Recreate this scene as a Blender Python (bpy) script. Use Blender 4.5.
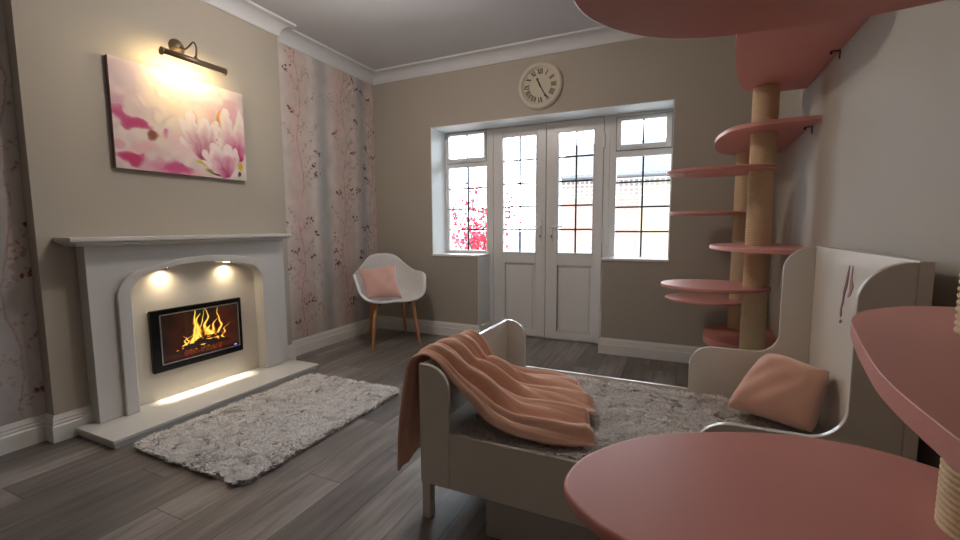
import bpy, math, random
import numpy as np
from mathutils import Matrix, Vector

for o in list(bpy.data.objects): bpy.data.objects.remove(o)
sc = bpy.context.scene
COL = sc.collection
random.seed(7)
rng = np.random.default_rng(7)

# ------------------------------------------------------------------ camera
cam = bpy.data.cameras.new('camera'); camo = bpy.data.objects.new('camera', cam); COL.objects.link(camo)
cam.sensor_width = 36; cam.sensor_fit = 'HORIZONTAL'; cam.lens = 36*434.3/960; cam.clip_start = .02
yaw, pitch, roll, HCAM = .4343, .0974, -.0052, 1.08
fw = Vector((-math.sin(yaw), math.cos(yaw), 0)); rt = Vector((math.cos(yaw), math.sin(yaw), 0)); up = Vector((0, 0, 1))
f2 = fw*math.cos(pitch)-up*math.sin(pitch); u2 = up*math.cos(pitch)+fw*math.sin(pitch)
r3 = rt*math.cos(roll)+u2*math.sin(roll); u3 = u2*math.cos(roll)-rt*math.sin(roll)
camo.matrix_world = Matrix(((r3.x, u3.x, -f2.x, 0), (r3.y, u3.y, -f2.y, 0), (r3.z, u3.z, -f2.z, HCAM), (0, 0, 0, 1)))
sc.camera = camo

# ------------------------------------------------------------------ world, lights, exposure
sc.view_settings.view_transform = 'Standard'; sc.view_settings.look = 'None'
sc.view_settings.gamma = 1; sc.view_settings.use_curve_mapping = False
sc.view_settings.exposure = 0.22
w = bpy.data.worlds.new('sky'); sc.world = w; w.use_nodes = True
nt = w.node_tree; bg = nt.nodes['Background']
bg.inputs[0].default_value = (.80, .90, 1.0, 1); bg.inputs[1].default_value = 12.0

def area(name, loc, size, size_y, power, color, direction, portal=False, spread=math.pi):
    l = bpy.data.lights.new(name, 'AREA'); l.shape = 'RECTANGLE'; l.size = size; l.size_y = size_y
    l.energy = power; l.color = color; l.spread = spread
    o = bpy.data.objects.new(name, l); COL.objects.link(o); o.location = loc
    o.rotation_euler = Vector(direction).to_track_quat('-Z', 'Y').to_euler()
    if portal: l.cycles.is_portal = True
    return o
area('daylight_portal', (-1.176, 4.14, 1.43), 2.2, 1.28, 1, (1, 1, 1), (0, -1, 0), portal=True)
# ceiling lamp in the middle of the room, above the picture's edge
l = bpy.data.lights.new('ceiling_lamp_light', 'POINT'); l.energy = 25; l.color = (1.0, .90, .79); l.shadow_soft_size = .08
o = bpy.data.objects.new('ceiling_lamp_light', l); COL.objects.link(o); o.location = (-1.65, 1.95, 2.50)

# ------------------------------------------------------------------ helpers
def nmat(name):
    m = bpy.data.materials.new(name); m.use_nodes = True
    return m, m.node_tree, m.node_tree.nodes['Principled BSDF']
def lin(c): return tuple((x/12.92 if x <= .04045 else ((x+.055)/1.055)**2.4) for x in (v/255 for v in c))
def paint(name, rgb, rough=.5, noise=.03, scale=8, bump=.0, bscale=200, metal=0, spec=.5, sheen=0):
    m, t, b = nmat(name); c = lin(rgb)
    b.inputs['Roughness'].default_value = rough; b.inputs['Metallic'].default_value = metal
    b.inputs['Specular IOR Level'].default_value = spec
    if sheen: b.inputs['Sheen Weight'].default_value = sheen; b.inputs['Sheen Roughness'].default_value = .4
    tc = t.nodes.new('ShaderNodeTexCoord'); n = t.nodes.new('ShaderNodeTexNoise'); n.inputs['Scale'].default_value = scale
    t.links.new(tc.outputs['Object'], n.inputs['Vector'])
    mx = t.nodes.new('ShaderNodeMix'); mx.data_type = 'RGBA'
    mx.inputs[6].default_value = (*[x*(1-noise) for x in c], 1); mx.inputs[7].default_value = (*[min(1, x*(1+noise)) for x in c], 1)
    t.links.new(n.outputs[0], mx.inputs[0]); t.links.new(mx.outputs[2], b.inputs['Base Color'])
    if bump:
        n2 = t.nodes.new('ShaderNodeTexNoise'); n2.inputs['Scale'].default_value = bscale; t.links.new(tc.outputs['Object'], n2.inputs['Vector'])
        bp = t.nodes.new('ShaderNodeBump'); bp.inputs['Strength'].default_value = bump; bp.inputs['Distance'].default_value = .002
        t.links.new(n2.outputs[0], bp.inputs['Height']); t.links.new(bp.outputs[0], b.inputs['Normal'])
    return m
def vcol(name, rough=.7, emit=0, sheen=0, spec=.3):
    m, t, b = nmat(name); a = t.nodes.new('ShaderNodeAttribute'); a.attribute_name = 'Col'
    b.inputs['Roughness'].default_value = rough; b.inputs['Specular IOR Level'].default_value = spec
    if emit:
        b.inputs['Base Color'].default_value = (0.01, .01, .01, 1)
        t.links.new(a.outputs['Color'], b.inputs['Emission Color']); b.inputs['Emission Strength'].default_value = emit
    else: t.links.new(a.outputs['Color'], b.inputs['Base Color'])
    if sheen: b.inputs['Sheen Weight'].default_value = sheen
    return m

def V(*a): return Vector(a)
class MB:
    def __init__(s): s.v = []; s.f = []
    def add(s, vs, fs):
        n = len(s.v); s.v += [tuple(p) for p in vs]; s.f += [tuple(i+n for i in f) for f in fs]; return s
    def box(s, x0, x1, y0, y1, z0, z1):
        return s.add([(x, y, z) for z in (z0, z1) for y in (y0, y1) for x in (x0, x1)],
                     [(0, 2, 3, 1), (4, 5, 7, 6), (0, 1, 5, 4), (2, 6, 7, 3), (0, 4, 6, 2), (1, 3, 7, 5)])
    def prism(s, pts, ax, a0, a1):
        # pts 2D in the two other axes (cyclic order kept: x->(y,z), y->(x,z), z->(x,y))
        def mk(p, a): return {'x': (a, p[0], p[1]), 'y': (p[0], a, p[1]), 'z': (p[0], p[1], a)}[ax]
        n = len(pts); vs = [mk(p, a0) for p in pts]+[mk(p, a1) for p in pts]
        area2 = sum(pts[i][0]*pts[(i+1) % n][1]-pts[(i+1) % n][0]*pts[i][1] for i in range(n))
        flip = (area2 > 0) == (ax != 'y')
        fs = [tuple(range(n-1, -1, -1)), tuple(range(n, 2*n))]+[(i, (i+1) % n, n+(i+1) % n, n+i) for i in range(n)]
        if (a1 < a0): flip = not flip
        if not flip: fs = [tuple(reversed(f)) for f in fs]
        return s.add(vs, fs)
    def tube(s, path, r, seg=12, cap=True):
        path = [Vector(p) for p in path]; n = len(path); rr = r if isinstance(r, (list, tuple)) else [r]*n
        vs = []; prev = None
        for i, p in enumerate(path):
            t = (path[min(i+1, n-1)]-path[max(i-1, 0)]).normalized()
            if prev is None:
                a = Vector((0, 0, 1)) if abs(t.z) < .9 else Vector((1, 0, 0)); u = t.cross(a).normalized()
            else: u = (prev-t*prev.dot(t)).normalized()
            prev = u; v = t.cross(u)
            for k in range(seg):
                a = 2*math.pi*k/seg; vs.append(p+(u*math.cos(a)+v*math.sin(a))*rr[i])
        fs = [(i*seg+k, i*seg+(k+1) % seg, (i+1)*seg+(k+1) % seg, (i+1)*seg+k) for i in range(n-1) for k in range(seg)]
        if cap: fs += [tuple(range(seg-1, -1, -1)), tuple((n-1)*seg+k for k in range(seg))]
        return s.add(vs, fs)
    def lathe(s, prof, c, ax='z', seg=32, cap=True):
        # prof: (r, h) ; axis through c
        vs = []
        for r, h in prof:
            for k in range(seg):
                a = 2*math.pi*k/seg; x, y = r*math.cos(a), r*math.sin(a)
                vs.append({'z': (c[0]+x, c[1]+y, c[2]+h), 'y': (c[0]+x, c[1]+h, c[2]+y), 'x': (c[0]+h, c[1]+x, c[2]+y)}[ax])
        n = len(prof)
        fs = [(i*seg+k, i*seg+(k+1) % seg, (i+1)*seg+(k+1) % seg, (i+1)*seg+k) for i in range(n-1) for k in range(seg)]
        if cap: fs += [tuple(range(seg-1, -1, -1)), tuple((n-1)*seg+k for k in range(seg))]
        return s.add(vs, fs)
    def grid(s, P, nu, nv, closed=False):
        vs = [P(i/(nu-(0 if closed else 1)), j/(nv-1)) for j in range(nv) for i in range(nu)]
        fs = [(j*nu+i, j*nu+(i+1) % nu, (j+1)*nu+(i+1) % nu, (j+1)*nu+i) for j in range(nv-1) for i in range(nu if closed else nu-1)]
        return s.add(vs, fs)
    def sweep(s, path, prof, z0=0):
        # prof: closed (offset to the right of travel, z); mitred
        P = [Vector((*p, 0)) for p in path]; n = len(P); m = len(prof); vs = []
        for i in range(n):
            d0 = (P[i]-P[i-1]).normalized() if i > 0 else None
            d1 = (P[i+1]-P[i]).normalized() if i < n-1 else None
            if d0 is None: d0 = d1
            if d1 is None: d1 = d0
            n0 = Vector((d0.y, -d0.x, 0)); n1 = Vector((d1.y, -d1.x, 0)); q = (n0+n1); q = q/max(q.dot(n0), 1e-6)
            for o, z in prof: vs.append(P[i]+q*o+Vector((0, 0, z+z0)))
        fs = [(i*m+k, i*m+(k+1) % m, (i+1)*m+(k+1) % m, (i+1)*m+k) for i in range(n-1) for k in range(m)]
        fs += [tuple(range(m-1, -1, -1)), tuple((n-1)*m+k for k in range(m))]
        return s.add(vs, fs)
    def build(s, name, mat, parent=None, origin=None, bevel=0, seg=2, smooth=False, solid=0, subd=0, angle=35):
        org = Vector((0, 0, 0))
        if parent is not None:
            q = parent
            while q is not None: org += q.location; q = q.parent
        loc = Vector((0, 0, 0))
        if origin is not None: loc = Vector(origin)-org; org = Vector(origin)
        me = bpy.data.meshes.new(name); me.from_pydata([tuple(Vector(p)-org) for p in s.v], [], s.f); me.update()
        o = bpy.data.objects.new(name, me); COL.objects.link(o); o.location = loc
        for mm in (mat if isinstance(mat, (list, tuple)) else [mat]): me.materials.append(mm)
        if parent is not None: o.parent = parent
        import bmesh
        bm = bmesh.new(); bm.from_mesh(me); bmesh.ops.recalc_face_normals(bm, faces=bm.faces); bm.to_mesh(me); bm.free()
        if smooth: me.shade_smooth()
        if solid: md = o.modifiers.new('solid', 'SOLIDIFY'); md.thickness = solid; md.offset = -1
        if subd: md = o.modifiers.new('subd', 'SUBSURF'); md.levels = subd; md.render_levels = subd
        if bevel:
            md = o.modifiers.new('bevel', 'BEVEL'); md.width = bevel; md.segments = seg; md.limit_method = 'ANGLE'; md.angle_limit = math.radians(angle)
            me.shade_smooth(); 
            md2 = o.modifiers.new('wn', 'WEIGHTED_NORMAL'); md2.keep_sharp = True
        return o
def tag(o, label=None, cat=None, group=None, kind=None):
    if label: o['label'] = label
    if cat: o['category'] = cat
    if group: o['group'] = group
    if kind: o['kind'] = kind
    return o
def thing(name, label, cat, loc, group=None):
    o = bpy.data.objects.new(name, None); COL.objects.link(o); o.location = loc; o.empty_display_size = .05
    return tag(o, label, cat, group)
def struct(o, label=None):
    o['kind'] = 'structure'
    if label: o['label'] = label
    return o
def catmull(P, n=12, closed=False):
    P = [Vector(p) for p in P]; out = []; m = len(P)
    rngi = range(m) if closed else range(m-1)
    for i in rngi:
        if closed: a, b, c, d = P[i-1], P[i], P[(i+1) % m], P[(i+2) % m]
        else: a, b, c, d = P[max(i-1, 0)], P[i], P[i+1], P[min(i+2, m-1)]
        for k in range(n):
            t = k/n
            out.append(.5*((2*b)+(c-a)*t+(2*a-5*b+4*c-d)*t*t+(3*b-a-3*c+d)*t**3))
    if not closed: out.append(P[-1])
    return out
def arc(cx, cy, r, a0, a1, n=10):
    return [(cx+r*math.cos(math.radians(a0+(a1-a0)*k/n)), cy+r*math.sin(math.radians(a0+(a1-a0)*k/n))) for k in range(n+1)]
def np_noise(shape, cells, seed):
    r = np.random.default_rng(seed); g = r.random((cells[0]+2, cells[1]+2))
    y = np.linspace(0, cells[0], shape[0]); x = np.linspace(0, cells[1], shape[1])
    yi = y.astype(int); xi = x.astype(int); fy = (y-yi)[:, None]; fx = (x-xi)[None]
    fy = fy*fy*(3-2*fy); fx = fx*fx*(3-2*fx)
    a = g[np.ix_(yi, xi)]; b = g[np.ix_(yi, xi+1)]; c = g[np.ix_(yi+1, xi)]; d = g[np.ix_(yi+1, xi+1)]
    return a*(1-fy)*(1-fx)+b*(1-fy)*fx+c*fy*(1-fx)+d*fy*fx
def color_grid(name, origin, du, dv, nu, nv, rgb, mat, parent=None):
    """flat grid from origin along du (columns) and dv (rows); rgb (nv,nu,3) sRGB 0..1 pigment per vertex"""
    org = Vector((0, 0, 0)); q = parent
    while q is not None: org += q.location; q = q.parent
    o0 = np.array(origin)-np.array(org); du = np.array(du); dv = np.array(dv)
    U, Vv = np.meshgrid(np.linspace(0, 1, nu), np.linspace(0, 1, nv))
    P = o0+U[..., None]*du+Vv[..., None]*dv
    idx = np.arange(nu*nv).reshape(nv, nu)
    F = np.stack([idx[:-1, :-1], idx[1:, :-1], idx[1:, 1:], idx[:-1, 1:]], -1).reshape(-1, 4)
    me = bpy.data.meshes.new(name); me.vertices.add(nu*nv); me.vertices.foreach_set('co', P.reshape(-1).astype(np.float32))
    me.loops.add(F.size); me.loops.foreach_set('vertex_index', F.reshape(-1).astype(np.int32))
    me.polygons.add(len(F)); me.polygons.foreach_set('loop_start', np.arange(0, F.size, 4, dtype=np.int32))
    me.update(calc_edges=True)
    c = np.clip(rgb, 0, 1); l = np.where(c <= .04045, c/12.92, ((c+.055)/1.055)**2.4)
    at = me.color_attributes.new('Col', 'FLOAT_COLOR', 'POINT')
    at.data.foreach_set('color', np.concatenate([l, np.ones((nv, nu, 1))], -1).reshape(-1).astype(np.float32))
    me.materials.append(mat); o = bpy.data.objects.new(name, me); COL.objects.link(o)
    if parent is not None: o.parent = parent
    return o

# ------------------------------------------------------------------ materials
WALL = paint('wall_paint', (180, 172, 160), .6, .02, 3, .15, 300, spec=.25)
WALLR = WALL
CEIL = paint('ceiling_paint', (218, 219, 223), .85, .01, 2, spec=.2)
WHITE = paint('white_gloss_paint', (236, 234, 231), .38, .01)
REVEAL = paint('white_reveal_paint', (240, 243, 244), .6, .01)
UPVC = paint('white_upvc', (238, 237, 236), .3, .01)
STONE = paint('pale_limestone', (208, 205, 202), .32, .03, 30, .04, 120)
STONE_IN = paint('cream_stone_panel', (206, 199, 188), .45, .02, 20)
BEDW = paint('cream_bed_paint', (226, 219, 209), .22, .012, 5)
BEDTOP = BEDW
PLINTH = paint('grey_white_drawer', (176, 170, 168), .45, .01)
PINK = paint('pink_satin_paint', (216, 149, 139), .42, .02, 4, .06, 90)
ROPE = paint('sisal_rope', (218, 194, 160), .9, .14, 160, .5, 500, spec=.1)
BLACK = paint('black_gloss', (10, 10, 11), .18, .02)
SILVER = paint('silver_trim', (190, 190, 192), .3, .02, metal=.8)
BRONZE = paint('antique_bronze', (116, 98, 80), .38, .1, 40, metal=.45)
CHROME = paint('polished_chrome', (190, 190, 190), .15, .01, metal=1)
LEAD = paint('lead_came', (60, 58, 62), .6, .05)
OAK = paint('beech_wood', (192, 136, 92), .5, .12, 14, .05, 60)
SHELL = paint('white_plastic', (240, 240, 240), .35, .01)
THROW = paint('peach_fleece', (230, 182, 158), .9, .05, 25, .35, 700, spec=.1, sheen=.6)
CUSH = paint('peach_velvet', (228, 178, 156), .8, .07, 12, .25, 500, spec=.1, sheen=.4)
CUSH2 = paint('blush_velvet', (230, 186, 176), .8, .06, 12, .25, 500, spec=.1, sheen=.4)
IRON = paint('dark_steel', (52, 48, 48), .4, .05, metal=.7)
CLOCKW = paint('clock_cream', (208, 196, 180), .45, .02)
CLOCKF = paint('clock_dial', (200, 190, 166), .5, .02)
INK = paint('black_ink', (38, 33, 28), .5, .02)
VC = vcol('painted_pigment', .75)
GASK = paint('grey_gasket', (120, 116, 114), .7)

def glass():
    m, t, b = nmat('window_glass'); t.nodes.remove(b); out = t.nodes['Material Output']
    tr = t.nodes.new('ShaderNodeBsdfTransparent'); tr.inputs[0].default_value = (.97, .985, .98, 1)
    gl = t.nodes.new('ShaderNodeBsdfGlossy'); gl.inputs['Roughness'].default_value = .02
    fr = t.nodes.new('ShaderNodeFresnel'); fr.inputs[0].default_value = 1.45
    mx = t.nodes.new('ShaderNodeMixShader'); t.links.new(fr.outputs[0], mx.inputs[0]); t.links.new(tr.outputs[0], mx.inputs[1]); t.links.new(gl.outputs[0], mx.inputs[2])
    t.links.new(mx.outputs[0], out.inputs[0]); return m
GLASS = glass()
def emis(name, col, st):
    m, t, b = nmat(name); b.inputs['Base Color'].default_value = (.8, .8, .8, 1)
    b.inputs['Emission Color'].default_value = (*col, 1); b.inputs['Emission Strength'].default_value = st; return m
BULB = emis('warm_bulb', (1, .8, .45), 12)
SPOTM = emis('warm_downlight', (1, .85, .6), 8)

def floor_mat():
    m, t, b = nmat('grey_oak_planks'); N = t.nodes; L = t.links
    tc = N.new('ShaderNodeTexCoord'); sx = N.new('ShaderNodeSeparateXYZ'); L.new(tc.outputs['Object'], sx.inputs[0])
    def math_(op, a, b_=None, c=None):
        n = N.new('ShaderNodeMath'); n.operation = op
        for i, q in enumerate((a, b_, c)):
            if q is None: continue
            if isinstance(q, (int, float)): n.inputs[i].default_value = q
            else: L.new(q, n.inputs[i])
        return n.outputs[0]
    WP, LP = .182, 1.22
    xs = math_('DIVIDE', sx.outputs[0], WP); ix = math_('FLOOR', xs); fx = math_('FRACT', xs)
    wn = N.new('ShaderNodeTexWhiteNoise'); wn.noise_dimensions = '1D'; L.new(ix, wn.inputs['W'])
    ys = math_('ADD', math_('DIVIDE', sx.outputs[1], LP), wn.outputs['Value']); iy = math_('FLOOR', ys); fy = math_('FRACT', ys)
    cb = N.new('ShaderNodeCombineXYZ'); L.new(ix, cb.inputs[0]); L.new(iy, cb.inputs[1])
    w2 = N.new('ShaderNodeTexWhiteNoise'); w2.noise_dimensions = '3D'; L.new(cb.outputs[0], w2.inputs['Vector'])
    # grain
    cv = N.new('ShaderNodeCombineXYZ'); L.new(math_('MULTIPLY', sx.outputs[0], 26), cv.inputs[0]); L.new(math_('MULTIPLY', sx.outputs[1], 2.2), cv.inputs[1]); L.new(math_('MULTIPLY', w2.outputs['Value'], 40), cv.inputs[2])
    g = N.new('ShaderNodeTexNoise'); g.inputs['Scale'].default_value = 1.0; g.inputs['Detail'].default_value = 6; g.inputs['Roughness'].default_value = .65; L.new(cv.outputs[0], g.inputs['Vector'])
    cv2 = N.new('ShaderNodeCombineXYZ'); L.new(math_('MULTIPLY', sx.outputs[0], 6), cv2.inputs[0]); L.new(math_('MULTIPLY', sx.outputs[1], 2.0), cv2.inputs[1]); L.new(math_('MULTIPLY', w2.outputs['Value'], 17), cv2.inputs[2])
    g2 = N.new('ShaderNodeTexNoise'); g2.inputs['Scale'].default_value = 1.0; g2.inputs['Detail'].default_value = 3; L.new(cv2.outputs[0], g2.inputs['Vector'])
    k = math_('ADD', math_('MULTIPLY', g.outputs[0], .55), math_('ADD', math_('MULTIPLY', w2.outputs['Value'], .22), math_('MULTIPLY', g2.outputs[0], .35)))
    cr = N.new('ShaderNodeValToRGB'); L.new(k, cr.inputs[0]); e = cr.color_ramp.elements
    e[0].position = .3; e[0].color = (*lin((76, 71, 69)), 1); e[1].position = .82; e[1].color = (*lin((172, 164, 160)), 1)
    e2 = cr.color_ramp.elements.new(.55); e2.color = (*lin((118, 110, 106)), 1)
    # seams
    ex = math_('MINIMUM', fx, math_('SUBTRACT', 1, fx)); ey = math_('MINIMUM', fy, math_('SUBTRACT', 1, fy))
    seam = math_('MINIMUM', math_('MULTIPLY', ex, WP), math_('MULTIPLY', ey, LP))
    sm = N.new('ShaderNodeMapRange'); L.new(seam, sm.inputs[0]); sm.inputs[1].default_value = .0008; sm.inputs[2].default_value = .0028; sm.inputs[3].default_value = .35; sm.inputs[4].default_value = 1
    mx = N.new('ShaderNodeMix'); mx.data_type = 'RGBA'; mx.blend_type = 'MULTIPLY'; mx.inputs[0].default_value = 1
    L.new(cr.outputs[0], mx.inputs[6]); L.new(sm.outputs[0], mx.inputs[7]); L.new(mx.outputs[2], b.inputs['Base Color'])
    b.inputs['Roughness'].default_value = .42
    bp = N.new('ShaderNodeBump'); bp.inputs['Strength'].default_value = .25; bp.inputs['Distance'].default_value = .002
    L.new(math_('ADD', g.outputs[0], sm.outputs[0]), bp.inputs['Height']); L.new(bp.outputs[0], b.inputs['Normal'])
    return m
FLOOR = floor_mat()

# ------------------------------------------------------------------ room shell
XA, XB, XR, YW, YB0, YB1, YR, HC = -2.95, -2.87, .56, 3.755, 1.02, 2.515, -1.5, 2.652
YD = 4.028; T = 4.12
OX0, OX1, DX0, DX1, OH, HS = -2.266, -.086, -1.764, -.601, 2.055, .80
struct(MB().box(-3.3, .9, -1.8, T, -.12, 0).build('floor', FLOOR))
struct(MB().box(-3.3, .9, -1.8, T, HC, HC+.15).build('ceiling', CEIL))
b = MB(); b.box(-3.2, OX0, YW, T, 0, HC).box(OX1, .76, YW, T, 0, HC).box(OX0, OX1, YW, T, OH, HC).box(OX0, DX0, YW, T, 0, HS).box(DX1, OX1, YW, T, 0, HS)
struct(b.build('wall_back', WALL))
b = MB(); b.box(XA-.15, XA, -1.8, YW, 0, HC).box(XA, XB, YB0, YB1, 0, HC)
struct(b.build('wall_left', WALL))
struct(MB().box(XR, XR+.15, -1.8, YW, 0, HC).build('wall_right', WALLR))
struct(MB().box(XA, XR, YR-.2, YR, 0, HC).build('wall_rear', WALL))
# white reveals and sills; lower door returns whitened to suggest daylight on beige
b = MB(); b.box(DX0-.001, DX0+.005, YW, YD, .137, HS-.004).box(DX1-.005, DX1+.001, YW, YD, .137, HS-.004).box(OX0, OX0+.006, YW-.001, YD, HS, OH).box(OX1-.006, OX1, YW-.001, YD, HS, OH).box(OX0, OX1, YW-.001, YD+.03, OH-.006, OH)
struct(b.build('trim_1', REVEAL))
b = MB(); b.box(OX0-.004, DX0+.012, YW-.012, YD+.01, HS-.004, HS+.018)
struct(b.build('trim_2', UPVC, bevel=.004))
b = MB(); b.box(DX1-.012, OX1+.004, YW-.012, YD+.01, HS-.004, HS+.018)
struct(b.build('trim_3', UPVC, bevel=.004))
# baseboards & cornice
bp_ = [(0, 0), (.018, 0), (.018, .080), (.012, .088), (.0145, .096), (.010, .106), (.0125, .113), (.006, .128), (.004, .137), (0, .137)]
FY0, FY1 = 1.168, 2.400
b = MB().sweep([(XA, YR), (XA, YB0), (XB, YB0), (XB, FY0)], bp_).sweep([(XB, FY1), (XB, YB1), (XA, YB1), (XA, YW)], bp_)
struct(b.build('baseboard_left', WHITE))
b = MB().sweep([(XA+.018, YW), (DX0, YW), (DX0, YD)], bp_).sweep([(DX1, YD), (DX1, YW), (XR, YW)], bp_)
struct(b.build('baseboard_back', WHITE))
struct(MB().sweep([(XR, YW-.018), (XR, YR)], bp_).build('baseboard_right', WHITE))
cp = [(0, -.106), (.008, -.106), (.012, -.096)]+[(.012+.075*(1-math.cos(a)), -.096+.078*math.sin(a)) for a in [math.pi/2*k/7 for k in range(1, 8)]]+[(.098, -.014), (.1, 0), (0, 0)]
b = MB().sweep([(XA, YR), (XA, YB0), (XB, YB0), (XB, YB1), (XA, YB1), (XA, YW), (XR, YW), (XR, YR)], cp, z0=HC)
struct(b.build('trim_4', CEIL, smooth=False))

# wallpaper in the alcoves: stripes and blossom sprigs as pigment
def wallpaper(name, y0, y1, stems, seed):
    z0, z1 = 0.0, 2.60; px = .0055
    nu, nv = int((y1-y0)/px), int((z1-z0)/px)
    Y = np.linspace(y0, y1, nu)[None]*np.ones((nv, 1)); Z = np.linspace(z0, z1, nv)[:, None]*np.ones((1, nu))
    base = np.array([204, 192, 186])/255.; grey = np.array([168, 168, 172])/255.; pinkc = np.array([208, 180, 174])/255.; pale = np.array([216, 208, 204])/255.
    img = np.ones((nv, nu, 3))*base
    n1 = np_noise((nv, nu), (5, int(14*(y1-y0))+2), seed); n2 = np_noise((nv, nu), (26, 9), seed+1); n3 = np_noise((nv, nu), (60, 40), seed+2)
    per = .53
    for off, wd, colr, st in ((.30, .085, grey, .85), (.0, .10, pinkc, .7), (.19, .05, pale, .7), (.42, .05, pale, .6)):
        d = (Y-2.72-off+per/2+.02*(n2-.5)) % per-per/2
        m = np.exp(-(d/wd)**2)*st*(.55+.7*n1)*(.75+.5*n2)
        img = img*(1-m[..., None])+colr*m[..., None]
    img *= (1+.05*(n3[..., None]-.5))*(1+.06*(n2[..., None]-.5))
    r = np.random.default_rng(seed+5)
    def blob(cy, cz, ry, rz, ang, c, a=1.0):
        R_ = max(ry, rz)*1.6
        i0, i1 = int((cy-R_-y0)/px), int((cy+R_-y0)/px)+2; j0, j1 = int((cz-R_-z0)/px), int((cz+R_-z0)/px)+2
        i0 = max(i0, 0); j0 = max(j0, 0); i1 = min(i1, nu); j1 = min(j1, nv)
        if i0 >= i1 or j0 >= j1: return
        dy = Y[j0:j1, i0:i1]-cy; dz = Z[j0:j1, i0:i1]-cz
        a_ = dy*math.cos(ang)+dz*math.sin(ang); b_ = -dy*math.sin(ang)+dz*math.cos(ang)
        m = np.clip(1.6-1.1*((a_/ry)**2+(b_/rz)**2), 0, 1)*a
        img[j0:j1, i0:i1] = img[j0:j1, i0:i1]*(1-m[..., None])+np.array(c)/255.*m[..., None]
    def seg(p, q, wdt, c, a):
        L_ = math.hypot(q[0]-p[0], q[1]-p[1]); n = max(2, int(L_/.005))
        for k in range(n+1): blob(p[0]+(q[0]-p[0])*k/n, p[1]+(q[1]-p[1])*k/n, wdt, wdt, 0, c, a)
    darks = [(112, 62, 58), (128, 74, 66), (96, 60, 58)]; lights = [(172, 128, 124), (178, 140, 134), (160, 120, 116)]
    for sy, zs, zt, dark in stems:
        p = [sy, zs]; k = 0
        while p[1] < zt:
            q = [sy+.025*math.sin(p[1]*9+sy*5)+r.normal(0, .004), p[1]+.05]
            seg(p, q, .0042, (158, 122, 118), .42*dark)
            if k % 2 == 0:
                side = r.choice([-1, 1]); L_ = r.uniform(.07, .19); a0 = r.uniform(.5, 1.1)
                s = [q[0], q[1]]; prev = s
                for j in range(1, 6):
                    t_ = j/5; c_ = [q[0]+side*L_*t_, q[1]+L_*t_*a0*(1+.3*t_)]
                    seg(prev, c_, .003, (168, 134, 130), .28*dark); prev = c_
                    for _q in range(2): blob(c_[0]+r.normal(0, .012), c_[1]+r.normal(0, .015), r.uniform(.006, .013), r.uniform(.005, .008), r.uniform(0, 3), lights[r.integers(3)], .65*dark)
                if r.random() < .6*dark:
                    for j in range(5):
                        blob(prev[0]+r.normal(0, .022), prev[1]+r.normal(0, .014), r.uniform(.009, .015), r.uniform(.006, .009), r.uniform(0, 3), darks[r.integers(3)], .9)
                else:
                    for j in range(3): blob(prev[0]+r.normal(0, .015), prev[1]+r.normal(0, .015), .009, .006, r.uniform(0, 3), lights[r.integers(3)], .7)
            p = q; k += 1
    img = np.clip(img, 0, 1)
    o = color_grid(name, (XA+.0015, y0, z0), (0, y1-y0, 0), (0, 0, z1-z0), nu, nv, img, VC)
    return struct(o)
wallpaper('wall_left_wallpaper', YB1+.001, YW-.001, [(2.74, .1, 1.15, 1.0), (2.76, 1.35, 2.5, 1.0), (3.26, .15, 1.3, 1.0), (3.30, 1.3, 2.5, 1.0), (3.68, .35, 2.3, .9), (2.98, .2, .9, .35), (3.5, 1.2, 2.4, .35)], 3)
wallpaper('wall_left_wallpaper', .3, YB0-.001, [(.93, .15, 1.15, 1.0), (.97, 1.2, 2.5, 1.0), (.62, .3, 2.4, .8)], 11)

# ------------------------------------------------------------------ windows and doors
def window(name, x0, x1, gl, gv, hn):
    """gl lower glass (x0,x1,z0,z1), gv vent glass"""
    f = MB(); z0, z1 = HS+.018, OH-.006; y0, y1 = YD, YD+.06
    f.box(x0, gl[0], y0, y1, z0, z1).box(gl[1], x1, y0, y1, z0, z1).box(gl[0], gl[1], y0, y1, z0, gl[2]).box(gl[0], gl[1], y0, y1, gl[3], gv[2]-.05).box(gl[0], gl[1], y0, y1, gv[3]+.028, z1)
    w = struct(f.build(name, UPVC, bevel=.004))
    g = MB().box(gl[0], gl[1], y0+.03, y0+.034, gl[2], gl[3]).build('pane', GLASS, w)
    l = MB(); xm = (gl[0]+gl[1])/2; h = .0075
    l.box(xm-h, xm+h, y0+.026, y0+.038, gl[2], gl[3])
    for k in range(1, 4):
        z = gl[2]+(gl[3]-gl[2])*k/4; l.box(gl[0], gl[1], y0+.027, y0+.037, z-h, z+h)
    l.build('lead_strips', LEAD, w)
    s = MB(); a, c, d, e = gl[0], gl[1], gv[2]-.045, gv[3]+.028
    s.box(a, gv[0], y0-.014, y1-.01, d, e).box(gv[1], c, y0-.014, y1-.01, d, e).box(gv[0], gv[1], y0-.014, y1-.01, d, gv[2]).box(gv[0], gv[1], y0-.014, y1-.01, gv[3], e)
    s = s.build('vent_sash', UPVC, w, bevel=.005)
    q = .005; MB().box(a-q, a, y0-.004, y0+.002, d-q, e+q).box(c, c+q, y0-.004, y0+.002, d-q, e+q).box(a, c, y0-.004, y0+.002, d-q, d).box(a, c, y0-.004, y0+.002, e, e+q).build('gasket', GASK, s)
    MB().box(gv[0], gv[1], y0+.02, y0+.024, gv[2], gv[3]).build('pane', GLASS, s)
    xm = (gv[0]+gv[1])/2; MB().box(xm-h, xm+h, y0+.016, y0+.028, gv[2], gv[3]).build('lead_strips', LEAD, s)
    hz = gv[2]-.028
    MB().box(xm-.022, xm+.03, y0-.030, y0-.014, hz-.010, hz+.010).tube([(xm, y0-.034, hz), (xm-.04, y0-.040, hz-.003), (xm-.10, y0-.036, hz-.002)], [.008, .007, .005], 8).build('window_handle', UPVC, s)
    return w
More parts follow.
